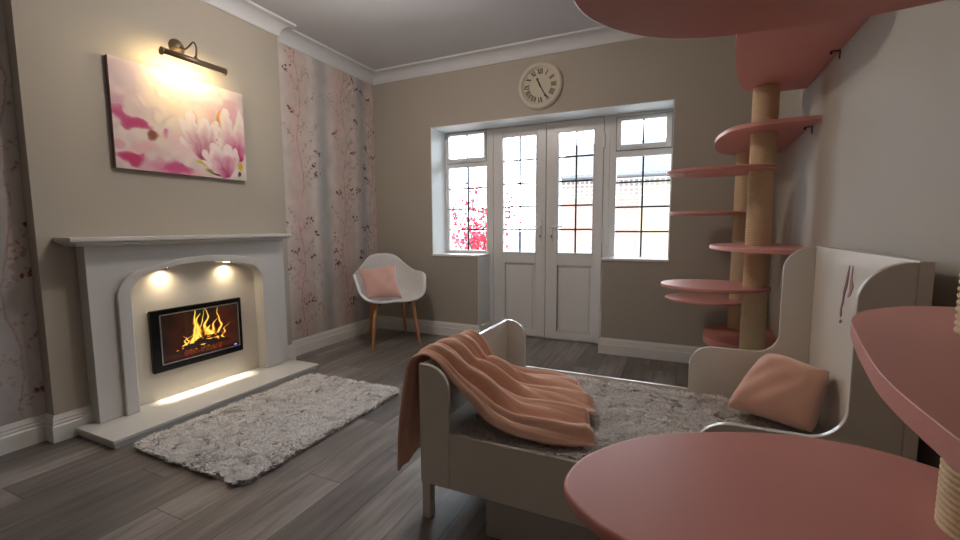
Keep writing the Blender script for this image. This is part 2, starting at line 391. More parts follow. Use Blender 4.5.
window('window_1', OX0+.006, DX0, (-2.228, -1.795, .848, 1.692), (-2.215, -1.818, 1.782, 2.012), 0)
window('window_2', DX1, OX1-.006, (-.545, -.103, .822, 1.684), (-.506, -.150, 1.787, 1.992), 0)
MB_ = MB().box(DX0, -1.720, YD, YD+.07, 0, OH-.006).box(-.652, DX1, YD, YD+.07, 0, OH-.006).box(-1.720, -.652, YD+.01, YD+.07, 2.043, OH-.006).box(-1.72, -.652, YD+.01, YD+.09, 0, .012)
MB_.box(-1.74, -1.698, YD+.056, YD+.08, 0, OH).box(-.674, -.62, YD+.056, YD+.08, 0, OH).box(-1.74, -.62, YD+.056, YD+.08, 2.025, OH).box(-1.195, -1.159, YD+.056, YD+.08, 0, OH)
struct(MB_.build('trim_5', UPVC, bevel=.004))
def door(name, x0, x1, gl, pn, side):
    f = MB(); y0, y1 = YD-.004, YD+.055; z0, z1 = .014, 2.041
    f.box(x0, gl[0], y0, y1, z0, z1).box(gl[1], x1, y0, y1, z0, z1).box(gl[0], gl[1], y0, y1, gl[3], z1).box(gl[0], gl[1], y0, y1, pn[3], gl[2]).box(gl[0], gl[1], y0, y1, z0, pn[2])
    f.box(gl[0], pn[0], y0, y1, pn[2], pn[3]).box(pn[1], gl[1], y0, y1, pn[2], pn[3])
    d = struct(f.build(name, UPVC, bevel=.004))
    p = MB().box(pn[0], pn[1], y0+.022, y1-.01, pn[2], pn[3])
    q = .018; p.box(pn[0]+q, pn[1]-q, y0+.012, y1-.01, pn[2]+q, pn[3]-q)
    p.build('door_panel', UPVC, d, bevel=.008)
    MB().box(gl[0], gl[1], y0+.03, y0+.034, gl[2], gl[3]).build('pane', GLASS, d)
    b = MB(); q = .008
    b.box(gl[0]-q, gl[0]+.004, y0-.004, y0+.03, gl[2]-q, gl[3]+q).box(gl[1]-.004, gl[1]+q, y0-.004, y0+.03, gl[2]-q, gl[3]+q).box(gl[0], gl[1], y0-.004, y0+.03, gl[3]-.004, gl[3]+q).box(gl[0], gl[1], y0-.004, y0+.03, gl[2]-q, gl[2]+.004)
    b.build('glazing_bead', UPVC, d, bevel=.002)
    l = MB(); xm = (gl[0]+gl[1])/2; h = .0075
    l.box(xm-h, xm+h, y0+.026, y0+.038, gl[2], gl[3])
    for k in range(1, 5):
        z = gl[2]+(gl[3]-gl[2])*k/5; l.box(gl[0], gl[1], y0+.027, y0+.037, z-h, z+h)
    l.build('lead_strips', LEAD, d)
    hx = -1.228 if side < 0 else -1.118
    hd = MB().box(hx-.013, hx+.013, y0-.010, y0, .94, 1.15).tube([(hx, y0-.002, 1.085), (hx, y0-.045, 1.085), (hx+side*.02, y0-.05, 1.085), (hx+side*.115, y0-.05, 1.083)], [.009, .009, .008, .007], 10).build('door_handle', UPVC, d, bevel=.003)
    MB().lathe([(.007, 0), (.007, .004)], (hx, y0-.014, 1.0), 'y', 12).box(hx-.003, hx+.003, y0-.014, y0-.009, .975, 1.0).build('keyhole', IRON, hd)
    ex = x0-.004 if side < 0 else x1+.004
    for z in (.25, 1.0, 1.84):
        MB().box(ex-.011, ex+.011, y0-.016, y0, z-.062, z+.062).build('hinge', UPVC, d, bevel=.004)
    return d
door('door_1', -1.716, -1.1795, (-1.617, -1.275, .836, 1.950), (-1.594, -1.286, .085, .730), -1)
door('door_2', -1.1745, -.656, (-1.062, -.738, .836, 1.947), (-1.064, -.740, .085, .722), 1)

# ------------------------------------------------------------------ outside
PAVE = paint('paving_stone', (205, 203, 200), .8, .08, 3)
def brickmat(name, c1, c2, mortar, sx=4.4, sz=6.6):
    m, t, b = nmat(name); tc = t.nodes.new('ShaderNodeTexCoord'); mp = t.nodes.new('ShaderNodeMapping'); mp.inputs['Rotation'].default_value = (math.pi/2, 0, 0)
    bk = t.nodes.new('ShaderNodeTexBrick'); bk.inputs['Scale'].default_value = sx; bk.inputs['Color1'].default_value = (*lin(c1), 1); bk.inputs['Color2'].default_value = (*lin(c2), 1); bk.inputs['Mortar'].default_value = (*lin(mortar), 1)
    bk.inputs['Mortar Size'].default_value = .03; t.links.new(tc.outputs['Object'], mp.inputs[0]); t.links.new(mp.outputs[0], bk.inputs['Vector']); t.links.new(bk.outputs[0], b.inputs['Base Color']); b.inputs['Roughness'].default_value = .9
    return m
BRICK = brickmat('pale_red_brick', (134, 110, 102), (126, 102, 94), (140, 128, 121))
TILE = brickmat('roof_tile', (74, 74, 80), (96, 96, 100), (46, 46, 50), 5)
RENDER = paint('cream_render', (136, 121, 106), .9, .04)
FENCE = paint('pale_fence', (140, 152, 162), .8, .05)
struct(MB().box(-14, 8, T, 20, -.3, -.1).build('ground', PAVE))
t = thing('bungalow', 'brick bungalow with grey tiled roof seen through the right door and window', 'building', (0, 8.6, -.1))
MB().box(-2.25, -.75, 8.5, 12, -.1, 2.0).build('brick_wall', BRICK, t)
MB().box(-.75, 3.5, 8.48, 12, -.1, 2.0).build('rendered_wall', RENDER, t)
MB().prism([(8.2, 1.98), (8.2, 2.03), (10.2, 2.95), (12.3, 2.03), (12.3, 1.98)], 'x', -2.35, 3.7).build('roof', TILE, t)
MB().tube([(-2.4, 8.16, 1.98), (3.7, 8.16, 1.98)], .035, 10).build('gutter', paint('grey_gutter', (60, 58, 60), .5), t)
t = thing('garden_trellis', 'square lattice trellis in front of the bungalow wall', 'trellis', (-.3, 7.6, -.1))
b = MB()
for k in range(33): x = -1.95+k*.08; b.box(x, x+.012, 7.6, 7.612, 1.58, 1.88)
for k in range(5): z = 1.58+k*.07; b.box(-1.95, .65, 7.59, 7.6, z, z+.012)
b.build('lattice', FENCE, t)
b = MB(); b.box(-1.99, -1.95, 7.58, 7.62, -.1, 1.92); b.build('post', FENCE, t); MB().box(.65, .69, 7.58, 7.62, -.1, 1.92).build('post', FENCE, t)
t = thing('garden_fence', 'pale low garden fence behind the red shrub', 'fence', (-4.5, 8.2, -.1))
b = MB()
for k in range(44): x = -7+k*.1; b.box(x, x+.094, 8.2, 8.22, -.1, 1.0)
b.build('boards', FENCE, t); MB().box(-7, -2.6, 8.22, 8.26, .2, .3).box(-7, -2.6, 8.22, 8.26, .75, .85).build('rail', FENCE, t)
tag(MB().tube([(-3.7, 7.6, -.1), (-3.7, 7.6, 3.2)], .05, 12).build('garden_post', FENCE, origin=(-3.7, 7.6, -.1)), 'tall pale post standing outside the left window behind the red shrub', 'post')
t = thing('red_maple', 'small garden maple with bright crimson leaves outside the left window', 'tree', (-2.82, 6.2, -.1))
BARK = paint('dark_bark', (70, 50, 45), .9, .1)
LEAF = paint('crimson_leaf', (190, 22, 48), .7, .25, 9)
b = MB(); tips = []
for k in range(26):
    a = rng.uniform(0, 6.28); h = rng.uniform(.9, 1.75); r_ = rng.uniform(.25, .78)*(1.0 if h < 1.45 else .6)
    p0 = Vector((-2.82+rng.normal(0, .03), 6.2, -.1)); e = Vector((-2.82+r_*math.cos(a), 6.2+r_*math.sin(a)*.7, h)); m_ = p0.lerp(e, .45)+Vector((0, 0, .15))
    P = catmull([p0, m_, e], 6); b.tube(P, [.014-.011*i/(len(P)-1) for i in range(len(P))], 6); tips += P[5:]
b.build('branches', BARK, t)
b = MB()
for k in range(1500):
    p = tips[rng.integers(len(tips))]+Vector(rng.normal(0, .07, 3)); p.z = min(p.z, 1.78)
    n = Vector(rng.normal(0, 1, 3)).normalized(); u_ = n.orthogonal().normalized(); v_ = n.cross(u_); s = rng.uniform(.024, .046)
    pts = []
    for q in range(10):
        rr = s*(1 if q % 2 == 0 else .45); aa = q*math.pi/5; pts.append(p+u_*rr*math.cos(aa)+v_*rr*math.sin(aa))
    b.add(pts, [tuple(range(10))])
b.build('leaves', LEAF, t)

# ------------------------------------------------------------------ fireplace
t = thing('fireplace_surround', 'pale limestone fireplace surround with arched opening, mantel shelf and raised hearth', 'fireplace', (XB, 1.78, 0))
XF, XL, NB = -2.785, -2.762, XB+.018
HH = .046
def archpts(y0, y1, zs, zt, r, sag):   # opening outline upper part from left spring to right spring
    P = [(y0, zs)]; zc = zt-sag
    P += [(y0+r-r*math.cos(a), zc-r+r*math.sin(a)) for a in [math.pi/2*k/8 for k in range(1, 7)]]
    n = 14
    for k in range(n+1):
        q = k/n; y = y0+r+(y1-y0-2*r)*q; P.append((y, zc+sag*(1-(2*q-1)**2)+.0))
    P += [(y1-r+r*math.cos(a), zc-r+r*math.sin(a)) for a in [math.pi/2*k/8 for k in range(6, 0, -1)]]
    P.append((y1, zs)); return P
inn = archpts(1.352, 2.188, HH, .872, .13, .035); out = archpts(1.283, 2.325, HH, .912, .17, .05)
def ring_solid(mb, A, B, x0, x1):      # between inner outline A and outer outline B (same count)
    n = len(A)
    vs = [(x, p[0], p[1]) for x in (x0, x1) for P in (A, B) for p in P]
    f = []
    for i in range(n-1):
        f += [(i, i+1, n+i+1, n+i), (2*n+i, 3*n+i, 3*n+i+1, 2*n+i+1), (i, 2*n+i, 2*n+i+1, i+1), (n+i, n+i+1, 3*n+i+1, 3*n+i)]
    f += [(0, n, 3*n, 2*n), (n-1, 3*n-1, 4*n-1, 2*n-1)]
    mb.add(vs, f)
# body with opening
def resample_outer(A, y0, y1, z0, z1):
    cy = (y0+y1)/2; out_ = []
    n = len(A)
    for i, p in enumerate(A):
        if i == 0: out_.append((y0, z0)); continue
        if i == n-1: out_.append((y1, z0)); continue
        if i <= 6: out_.append((y0, z0+(z1-z0)*i/6))
        elif i >= n-7: out_.append((y1, z0+(z1-z0)*(n-1-i)/6))
        else: out_.append((y0+(y1-y0)*(i-6)/(n-13), z1))
    return out_
b = MB(); A = inn; ring_solid(b, A, resample_outer(A, FY0, FY1, HH, .997), XB, XF)
b.build('surround_body', STONE, t, bevel=.003)
b = MB(); ring_solid(b, inn, out, XF-.001, XL); b.build('arch_moulding', STONE, t, bevel=.006, seg=3)
MB().box(XB, NB, 1.352, 2.188, HH, .90).build('back_panel', STONE_IN, t)
b = MB().box(XB, -2.700, 1.082, 2.418, 1.018, 1.041).box(XB, -2.715, 1.096, 2.404, 1.006, 1.019).box(XB, -2.735, 1.118, 2.385, .995, 1.007)
b.build('mantel_shelf', STONE, t, bevel=.004)
b = MB().box(XB, -2.492, 1.090, 2.425, .026, HH).box(XB, -2.500, 1.098, 2.416, 0, .027)
b.build('hearth', STONE, t, bevel=.003)
for yy in (1.555, 1.955):
    zz = .872-.035*(((yy-1.77)/.29)**2)-.004
    d = MB().lathe([(.030, 0), (.030, .006), (.022, .006), (.022, .001)], (-2.815, yy, zz-.006), 'z', 24).build('downlight', CHROME, t)
    MB().lathe([(.021, 0), (.021, .003)], (-2.815, yy, zz-.002), 'z', 20).build('bulb', SPOTM, d)
    for en, an, tx_, lx_ in ((2.6, 160, -.05, -2.812), (1.6, 58, -.02, -2.838)):
        l = bpy.data.lights.new('downlight_beam', 'SPOT'); l.energy = en; l.color = (1, .80, .52); l.spot_size = math.radians(an); l.spot_blend = 1; l.shadow_soft_size = .012
        o = bpy.data.objects.new('downlight_beam', l); COL.objects.link(o); o.location = (lx_, yy, zz-.012); o.rotation_euler = Vector((tx_, 0, -1)).to_track_quat('-Z', 'Y').to_euler()
area('fire_underglow', (-2.834, 1.77, .212), .575, .014, .8, (1, .84, .58), (.06, 0, -1), spread=math.radians(50))
bpy.data.objects['fire_underglow'].rotation_euler = Matrix(((0, -.97, -.243), (1, 0, 0), (0, -.243, .97))).to_euler()

# electric fire
t = thing('electric_fire', 'black framed wall hung electric fire showing flames over logs', 'fire', (NB, 1.76, .22))
ty0, ty1, tz0, tz1, tx = 1.468, 2.054, .214, .596, -2.828
b = MB(); fr = .052
b.box(NB, tx, ty0, ty1, tz0, tz1); b.build('casing', BLACK, t, bevel=.006)
b = MB(); a0, a1, c0, c1 = ty0+.048, ty1-.026, tz0+.042, tz1-.030; q = .007; x1 = tx+.003
b.box(tx-.001, x1, a0, a1, c0, c0+q).box(tx-.001, x1, a0, a1, c1-q, c1).box(tx-.001, x1, a0, a0+q, c0, c1).box(tx-.001, x1, a1-q, a1, c0, c1)
b.build('silver_trim', SILVER, t)
nu, nv = 300, 200
X, Y = np.meshgrid(np.linspace(0, 1, nu), np.linspace(0, 1, nv))      # Y up
n1 = np_noise((nv, nu), (9, 12), 21); n2 = np_noise((nv, nu), (26, 30), 22); n3 = np_noise((nv, nu), (5, 8), 23); n4 = np_noise((nv, nu), (50, 60), 24)
img = np.zeros((nv, nu, 3)); edge = np.abs(X-.5)*2
bgc = np.stack([.07+.24*np.clip(1-Y*.3, 0, 1)*np.exp(-((edge-.62)/.40)**2)*(.5+.6*n3), .035+.07*n3, .02+.02*n3], -1); img += bgc
img[(X < .28) & (Y > .15)] *= .65
for (px, w_, h_, top) in ((.42, .16, .62, 1), (.30, .05, .2, 1), (.52, .07, .75, 1), (.37, .06, .88, 1), (.62, .1, .45, 1), (.70, .06, .72, 1), (.56, .22, .32, 1), (.78, .04, .3, 1), (.25, .04, .2, 1), (.47, .04, .7, 1)):
    yy = np.clip((Y-.30)/h_, -1, 2); wob = .035*np.sin(yy*5+px*40)*np.clip(yy, 0, 1)+.018*np.sin(yy*11+px*90)+(n1-.5)*.03
    wd = w_*.5*np.clip(1-yy, 0, 1)**.8*(.85+.3*n2)
    m = np.clip(1.25-np.abs(X-px+wob-.04*yy)/np.maximum(wd, 1e-3), 0, 1)*(yy > -.12)*(yy < 1)
    core = np.clip(m*1.4-yy*.5, 0, 1)
    c = np.stack([.75+.35*core, .25+.62*core, .03+.35*core**3], -1)
    mm = (m**.8)[..., None]; img = img*(1-mm)+c*mm
for (lx, ly, ll, lh, an) in ((.35, .24, .20, .06, .35), (.6, .26, .22, .055, -.18), (.48, .34, .13, .045, .5), (.66, .36, .14, .04, .1), (.45, .15, .3, .05, .08), (.76, .22, .12, .05, -.3), (.24, .2, .1, .05, .1)):
    dx = X-lx; dy = Y-ly; u_ = dx*math.cos(an)+dy*math.sin(an)*.65; v_ = -dx*math.sin(an)+dy*math.cos(an)
    m = np.clip(2.2-2*((np.abs(u_)/ll)**3+(v_/lh)**2)*(.7+.6*n2), 0, 1)[..., None]
    c = np.stack([.07+.10*n4, .04+.05*n4, .03+.03*n4], -1)+np.where(n2 > .70, 1, 0)[..., None]*np.array([.9, .55, .15])*(v_/lh > .1)[..., None]*.8
    img = img*(1-m)+c*m
gl = (Y < .17) & (n4 > .5) & (edge < .5); img[gl] += np.array([.25, .08, .02])
img[Y < .06] *= .5
color_grid('flame_screen', (tx+.0012, a0+q, c0+q), (0, a1-a0-2*q, 0), (0, 0, c1-c0-2*q), nu, nv, img, vcol('flame_screen', .2, emit=1.15, spec=.5), t)
MB().box(tx+.0014, tx+.003, a1-.045, a1-.028, c0+q+.006, c0+q+.014).build('indicator', emis('blue_led', (.1, .15, 1), 1.2), t)

# painting
t = thing('canvas_painting', 'unframed canvas of pink and white magnolia blossoms above the mantel', 'painting', (XB, 1.76, 1.42))
py0, py1, pz0, pz1, pxf = 1.370, 2.164, 1.420, 2.020, -2.842
MB().box(XB+.001, pxf, py0, py1, pz0, pz1).build('canvas', paint('canvas_edge', (120, 92, 96), .8), t, bevel=.002)
nu, nv = 380, 290
X, Y = np.meshgrid(np.linspace(0, 1, nu), np.linspace(1, 0, nv))   # Y: 0 top .. 1 bottom ; row 0 is bottom
asp = .806/.6
n1 = np_noise((nv, nu), (5, 6), 31); n2 = np_noise((nv, nu), (14, 18), 32); n3 = np_noise((nv, nu), (40, 50), 33)
img = np.ones((nv, nu, 3))*np.array([.86, .80, .78]); img = img*(1-.25*n1[..., None])+np.array([.80, .66, .70])*.25*n1[..., None]
img *= (.93+.14*n2[..., None])
def soft(cx, cy, rx, ry, ang, c, a, hard=1.2, warp=.25):
    global img
    dx = (X-cx)*asp; dy = (Y-cy); ca, sa = math.cos(ang), math.sin(ang)
    u_ = dx*ca+dy*sa; v_ = -dx*sa+dy*ca
    d = (u_/(rx*asp))**2+(v_/ry)**2; d = d*(1+warp*(n2-.5)*2)
    m = (np.clip((1-d)*hard, 0, 1)*a)[..., None]; img = img*(1-m)+np.array(c)*m
def petal(bx, by, L_, W_, ang, base, tip, a=.9, curl=0.):
    """petal from base point along ang (0 = up), colour fading base -> tip"""
    global img
    dx = (X-bx)*asp; dy = -(Y-by); u_ = dx*math.sin(ang)+dy*math.cos(ang); v_ = dx*math.cos(ang)-dy*math.sin(ang)
    q = np.clip(u_/L_, 0, 1); v_ = v_-curl*q*q
    wd = W_*np.sqrt(np.clip(q, 0, 1))*np.clip(1-q**3.5, 0, 1)**.5+1e-4
    r_ = np.abs(v_)/(wd*1.22)
    r_ = r_*(1+.35*(n1-.5)+.25*(n2-.5)); m = (np.clip((1-r_)*3, 0, 1)*(u_ > 0)*(u_ < L_)*a)[..., None]
    k = np.clip(q*1.35+.25*(n2-.5)+.25*(r_-.4), 0, 1)[..., None]**.8
    c = np.array(base)*(1-k)+np.array(tip)*k; c = c*(1-.16*(r_[..., None] > .86))*(1-.06*np.sin(v_*260+n2*6)[..., None]*(1-k))
    img = img*(1-m)+c*m
MG, DM, WH, PK, CR = (.72, .28, .47), (.58, .16, .34), (.93, .88, .86), (.88, .66, .70), (.93, .86, .78)
for (cx, cy, rx, ry, an, c, a) in ((.12, .12, .22, .22, 0, (.78, .70, .74), .7), (.1, .38, .2, .18, .2, (.84, .76, .76), .6), (.35, .25, .2, .25, .4, CR, .8), (.3, .62, .22, .2, -.3, (.88, .82, .78), .9), (.5, .4, .2, .2, 0, (.92, .84, .76), .9),
                           (.14, .56, .12, .055, .18, MG, .95), (.07, .60, .05, .04, .4, (.66, .3, .44), .8), (.245, .66, .035, .075, -.25, (.52, .33, .27), .9), (.08, .91, .10, .06, .1, (.74, .24, .42), .95), (.40, .965, .15, .06, -.08, (.76, .32, .52), .95), (.02, .8, .05, .06, 0, (.84, .6, .66), .7),
                           (.22, .9, .1, .09, 0, (.86, .76, .76), .9), (.56, .97, .08, .04, 0, PK, .6)):
    soft(cx, cy, rx, ry, an, c, a)
for (cx, cy, rx, ry, an, c, a) in ((.33, .95, .20, .09, .1, (.82, .50, .64), .8), (.16, .80, .16, .08, -.5, PK, .7), (.45, .70, .12, .16, .3, (.90, .76, .78), .7), (.55, .15, .2, .12, 0, (.90, .74, .76), .6), (.9, .3, .14, .16, .2, (.86, .66, .72), .75), (.02, .45, .06, .2, 0, (.76, .56, .66), .6)):
    soft(cx, cy, rx, ry, an, c, a, warp=.8)
for (cx, cy, rx, ry, an, c, a) in ((.12, .565, .12, .06, .18, MG, .95), (.245, .66, .035, .08, -.25, (.52, .33, .27), .9), (.08, .91, .10, .06, .1, (.74, .24, .42), .95), (.40, .965, .13, .06, -.08, (.76, .32, .52), .9)):
    soft(cx, cy, rx, ry, an, c, a, warp=.9)
for (cx, cy, rx, ry, an) in ((.30, .20, .05, .07, .2), (.18, .33, .09, .04, .9), (.36, .48, .09, .05, -.6), (.28, .45, .05, .09, .3)):
    soft(cx, cy, rx, ry, an, (.80, .70, .68), .45); soft(cx+.015, cy+.01, rx*.75, ry*.75, an, (.92, .87, .82), .8)
petal(.755, .46, .26, .035, -.55, (.86, .5, .5), (.95, .78, .72)); petal(.765, .46, .22, .03, .35, (.92, .55, .25), (.93, .66, .45)); petal(.77, .40, .16, .02, 0, (.9, .5, .15), (.93, .62, .3)); petal(.755, .40, .1, .02, 1.1, (.9, .5, .15), (.93, .62, .3)); petal(.60, .46, .14, .03, -.5, (.75, .3, .35), (.9, .6, .62))
petal(.755, .62, .2, .022, .05, (.62, .18, .32), (.84, .42, .5))
for a_, L_, W_, cu in ((-.95, .34, .055, .02), (-.6, .46, .08, .03), (.75, .36, .06, -.03), (-.28, .52, .085, 0), (.35, .50, .08, .0), (.05, .46, .09, 0)):
    petal(.635, .83, L_, W_, a_, DM, WH, .93, cu)
for a_, L_, W_, cu in ((-.7, .48, .085, .02), (.3, .5, .07, -.02), (-.35, .60, .10, .02), (.02, .58, .085, 0)):
    petal(.945, .80, L_, W_, a_, (.70, .20, .40), WH, .93, cu)
for a_, L_, W_, cu in ((-1.25, .30, .055, .05), (-.9, .36, .08, .04), (.55, .34, .07, -.04), (-.45, .38, .095, .0), (.1, .36, .09, 0)):
    petal(.815, .97, L_, W_, a_, (.66, .18, .38), (.94, .88, .88), .95, cu)
soft(.60, .86, .045, .028, .5, (.80, .70, .20), .95); soft(.66, .93, .04, .02, .3, (.55, .5, .24), .9); soft(.71, .955, .05, .013, .15, (.22, .14, .12), .9); soft(.94, .85, .025, .05, .2, (.82, .66, .14), .95); soft(.925, .94, .02, .04, .3, (.2, .15, .1), .9); soft(.79, .90, .03, .02, .6, (.6, .3, .3), .5)
jj, ii = np.mgrid[0:nv, 0:nu]; w1_ = np_noise((nv, nu), (9, 12), 35)-.5; w2_ = np_noise((nv, nu), (9, 12), 36)-.5; w3_ = np_noise((nv, nu), (30, 40), 37)-.5
img = img[np.clip(jj+(15*w1_+4*w3_).astype(int), 0, nv-1), np.clip(ii+(15*w2_+4*w3_).astype(int), 0, nu-1)]
color_grid('magnolia_picture', (pxf+.0012, py0, pz0), (0, py1-py0, 0), (0, 0, pz1-pz0), nu, nv, img, VC, t)

# picture light
t = thing('picture_light', 'bronze tubular picture light on a swan neck arm above the canvas', 'lamp', (XB, 1.765, 2.19))
b = MB(); b.lathe([(.048, 0), (.048, .006), (.040, .016), (.024, .030), (.010, .036)], (XB, 1.755, 2.195), 'x', 28); b.build('wall_plate', BRONZE, t, smooth=True)
lz, lx = 2.088, -2.715
P = catmull([(XB+.03, 1.757, 2.195), (-2.80, 1.762, 2.175), (-2.765, 1.768, 2.19), (-2.728, 1.77, 2.206), (-2.705, 1.772, 2.17), (lx, 1.772, lz+.02)], 8)
MB().tube(P, .0055, 10).lathe([(.009, 0), (.009, .022)], (lx, 1.772, lz+.012), 'z', 14).build('arm', BRONZE, t, smooth=True)
# half-open shade : a C section opening towards the wall and down
b = MB(); n = 20; A0, A1 = math.radians(-50), math.radians(190)
for (r_, rev) in ((.022, 0),):
    b.grid(lambda u, v: (lx+r_*math.cos(A0+(A1-A0)*v), 1.578+.376*u, lz+r_*math.sin(A0+(A1-A0)*v)), 2, n)
b.build('shade', BRONZE, t, solid=.0015, smooth=True)
MB().lathe([(.0225, 0), (.0225, .006)], (lx, 1.574, lz), 'y', 24).build('end_cap', BRONZE, t); MB().lathe([(.0225, 0), (.0225, .006)], (lx, 1.952, lz), 'y', 24).build('end_cap', BRONZE, t)
MB().tube([(lx-.002, 1.60, lz-.002), (lx-.002, 1.93, lz-.002)], .008, 10).build('bulb', BULB, t)
area('picture_light_glow', (lx-.012, 1.765, lz-.012), .34, .02, 2.0, (1, .74, .36), (-.85, 0, -.5))
bpy.data.objects['picture_light_glow'].rotation_euler = (Matrix(((0, -.28, .96), (1, 0, 0), (0, .96, .28)))).to_euler()

# clock
t = thing('wall_clock', 'round cream wall clock with roman numerals above the french doors', 'clock', (-1.155, YW, 2.295))
cx, cz = -1.155, 2.295
b = MB().lathe([(.20, 0), (.20, -.012), (.192, -.026), (.175, -.034), (.160, -.030), (.154, -.018), (.150, -.014)], (cx, YW, cz), 'y', 64, cap=False); b.build('rim', CLOCKW, t, smooth=True)
MB().lathe([(.155, 0), (.155, -.014)], (cx, YW, cz), 'y', 64).build('dial', CLOCKF, t)
yk = YW-.0145
def strokes(txt):   # roman glyph strokes in a unit cell, returns list of ((x0,y0),(x1,y1)) and width
    out_ = []; x = 0
    for ch in txt:
        if ch == 'I': out_.append(((x+.12, 0), (x+.12, 1), .19)); x += .30
        if ch == 'V': out_ += [((x+.05, 1), (x+.30, 0), .24), ((x+.30, 0), (x+.55, 1), .11)]; x += .64
        if ch == 'X': out_ += [((x+.05, 1), (x+.55, 0), .24), ((x+.05, 0), (x+.55, 1), .11)]; x += .64
    return out_, x
for k, txt in enumerate(('XII', 'I', 'II', 'III', 'IIII', 'V', 'VI', 'VII', 'VIII', 'IX', 'X', 'XI')):
    th = math.radians(30*k); st, wx = strokes(txt); S = .046; b = MB()
    for p, q_, wd in st:
        def tr(p_):
            lx_, lr = (p_[0]-wx/2)*S*.9, .096+p_[1]*S
            return (cx+lr*math.sin(th)+lx_*math.cos(th), cz+lr*math.cos(th)-lx_*math.sin(th))
        pts = [tr((p[0]-wd/2, p[1])), tr((p[0]+wd/2, p[1])), tr((q_[0]+wd/2, q_[1])), tr((q_[0]-wd/2, q_[1]))]
        b.add([(a_, yk, c_) for a_, c_ in pts]+[(a_, yk-.001, c_) for a_, c_ in pts], [(0, 1, 2, 3), (7, 6, 5, 4), (0, 4, 5, 1), (1, 5, 6, 2), (2, 6, 7, 3), (3, 7, 4, 0)])
    b.build('numeral', INK, t)
def hand(name, th, L_, w_, y_, tail):
    d = Vector((math.sin(th), 0, math.cos(th))); s = Vector((math.cos(th), 0, -math.sin(th))); c = Vector((cx, y_, cz))
    pts = [c-d*tail-s*w_*.4, c-d*tail+s*w_*.4, c+s*w_*.5, c+d*L_*.72+s*w_*.5, c+d*L_*.72+s*w_*1.1, c+d*L_, c+d*L_*.72-s*w_*1.1, c+d*L_*.72-s*w_*.5, c-s*w_*.5]
    n = len(pts); MB().add(pts+[p+Vector((0, -.0015, 0)) for p in pts], [tuple(range(n)), tuple(range(2*n-1, n-1, -1))]+[(i, (i+1) % n, n+(i+1) % n, n+i) for i in range(n)]).build(name, INK, t)
hand('hour_hand', math.radians(336), .075, .014, yk-.003, .02)
hand('minute_hand', math.radians(151), .125, .010, yk-.005, .03)
MB().lathe([(.009, 0), (.009, -.008)], (cx, yk, cz), 'y', 16).build('centre_boss', INK, t)

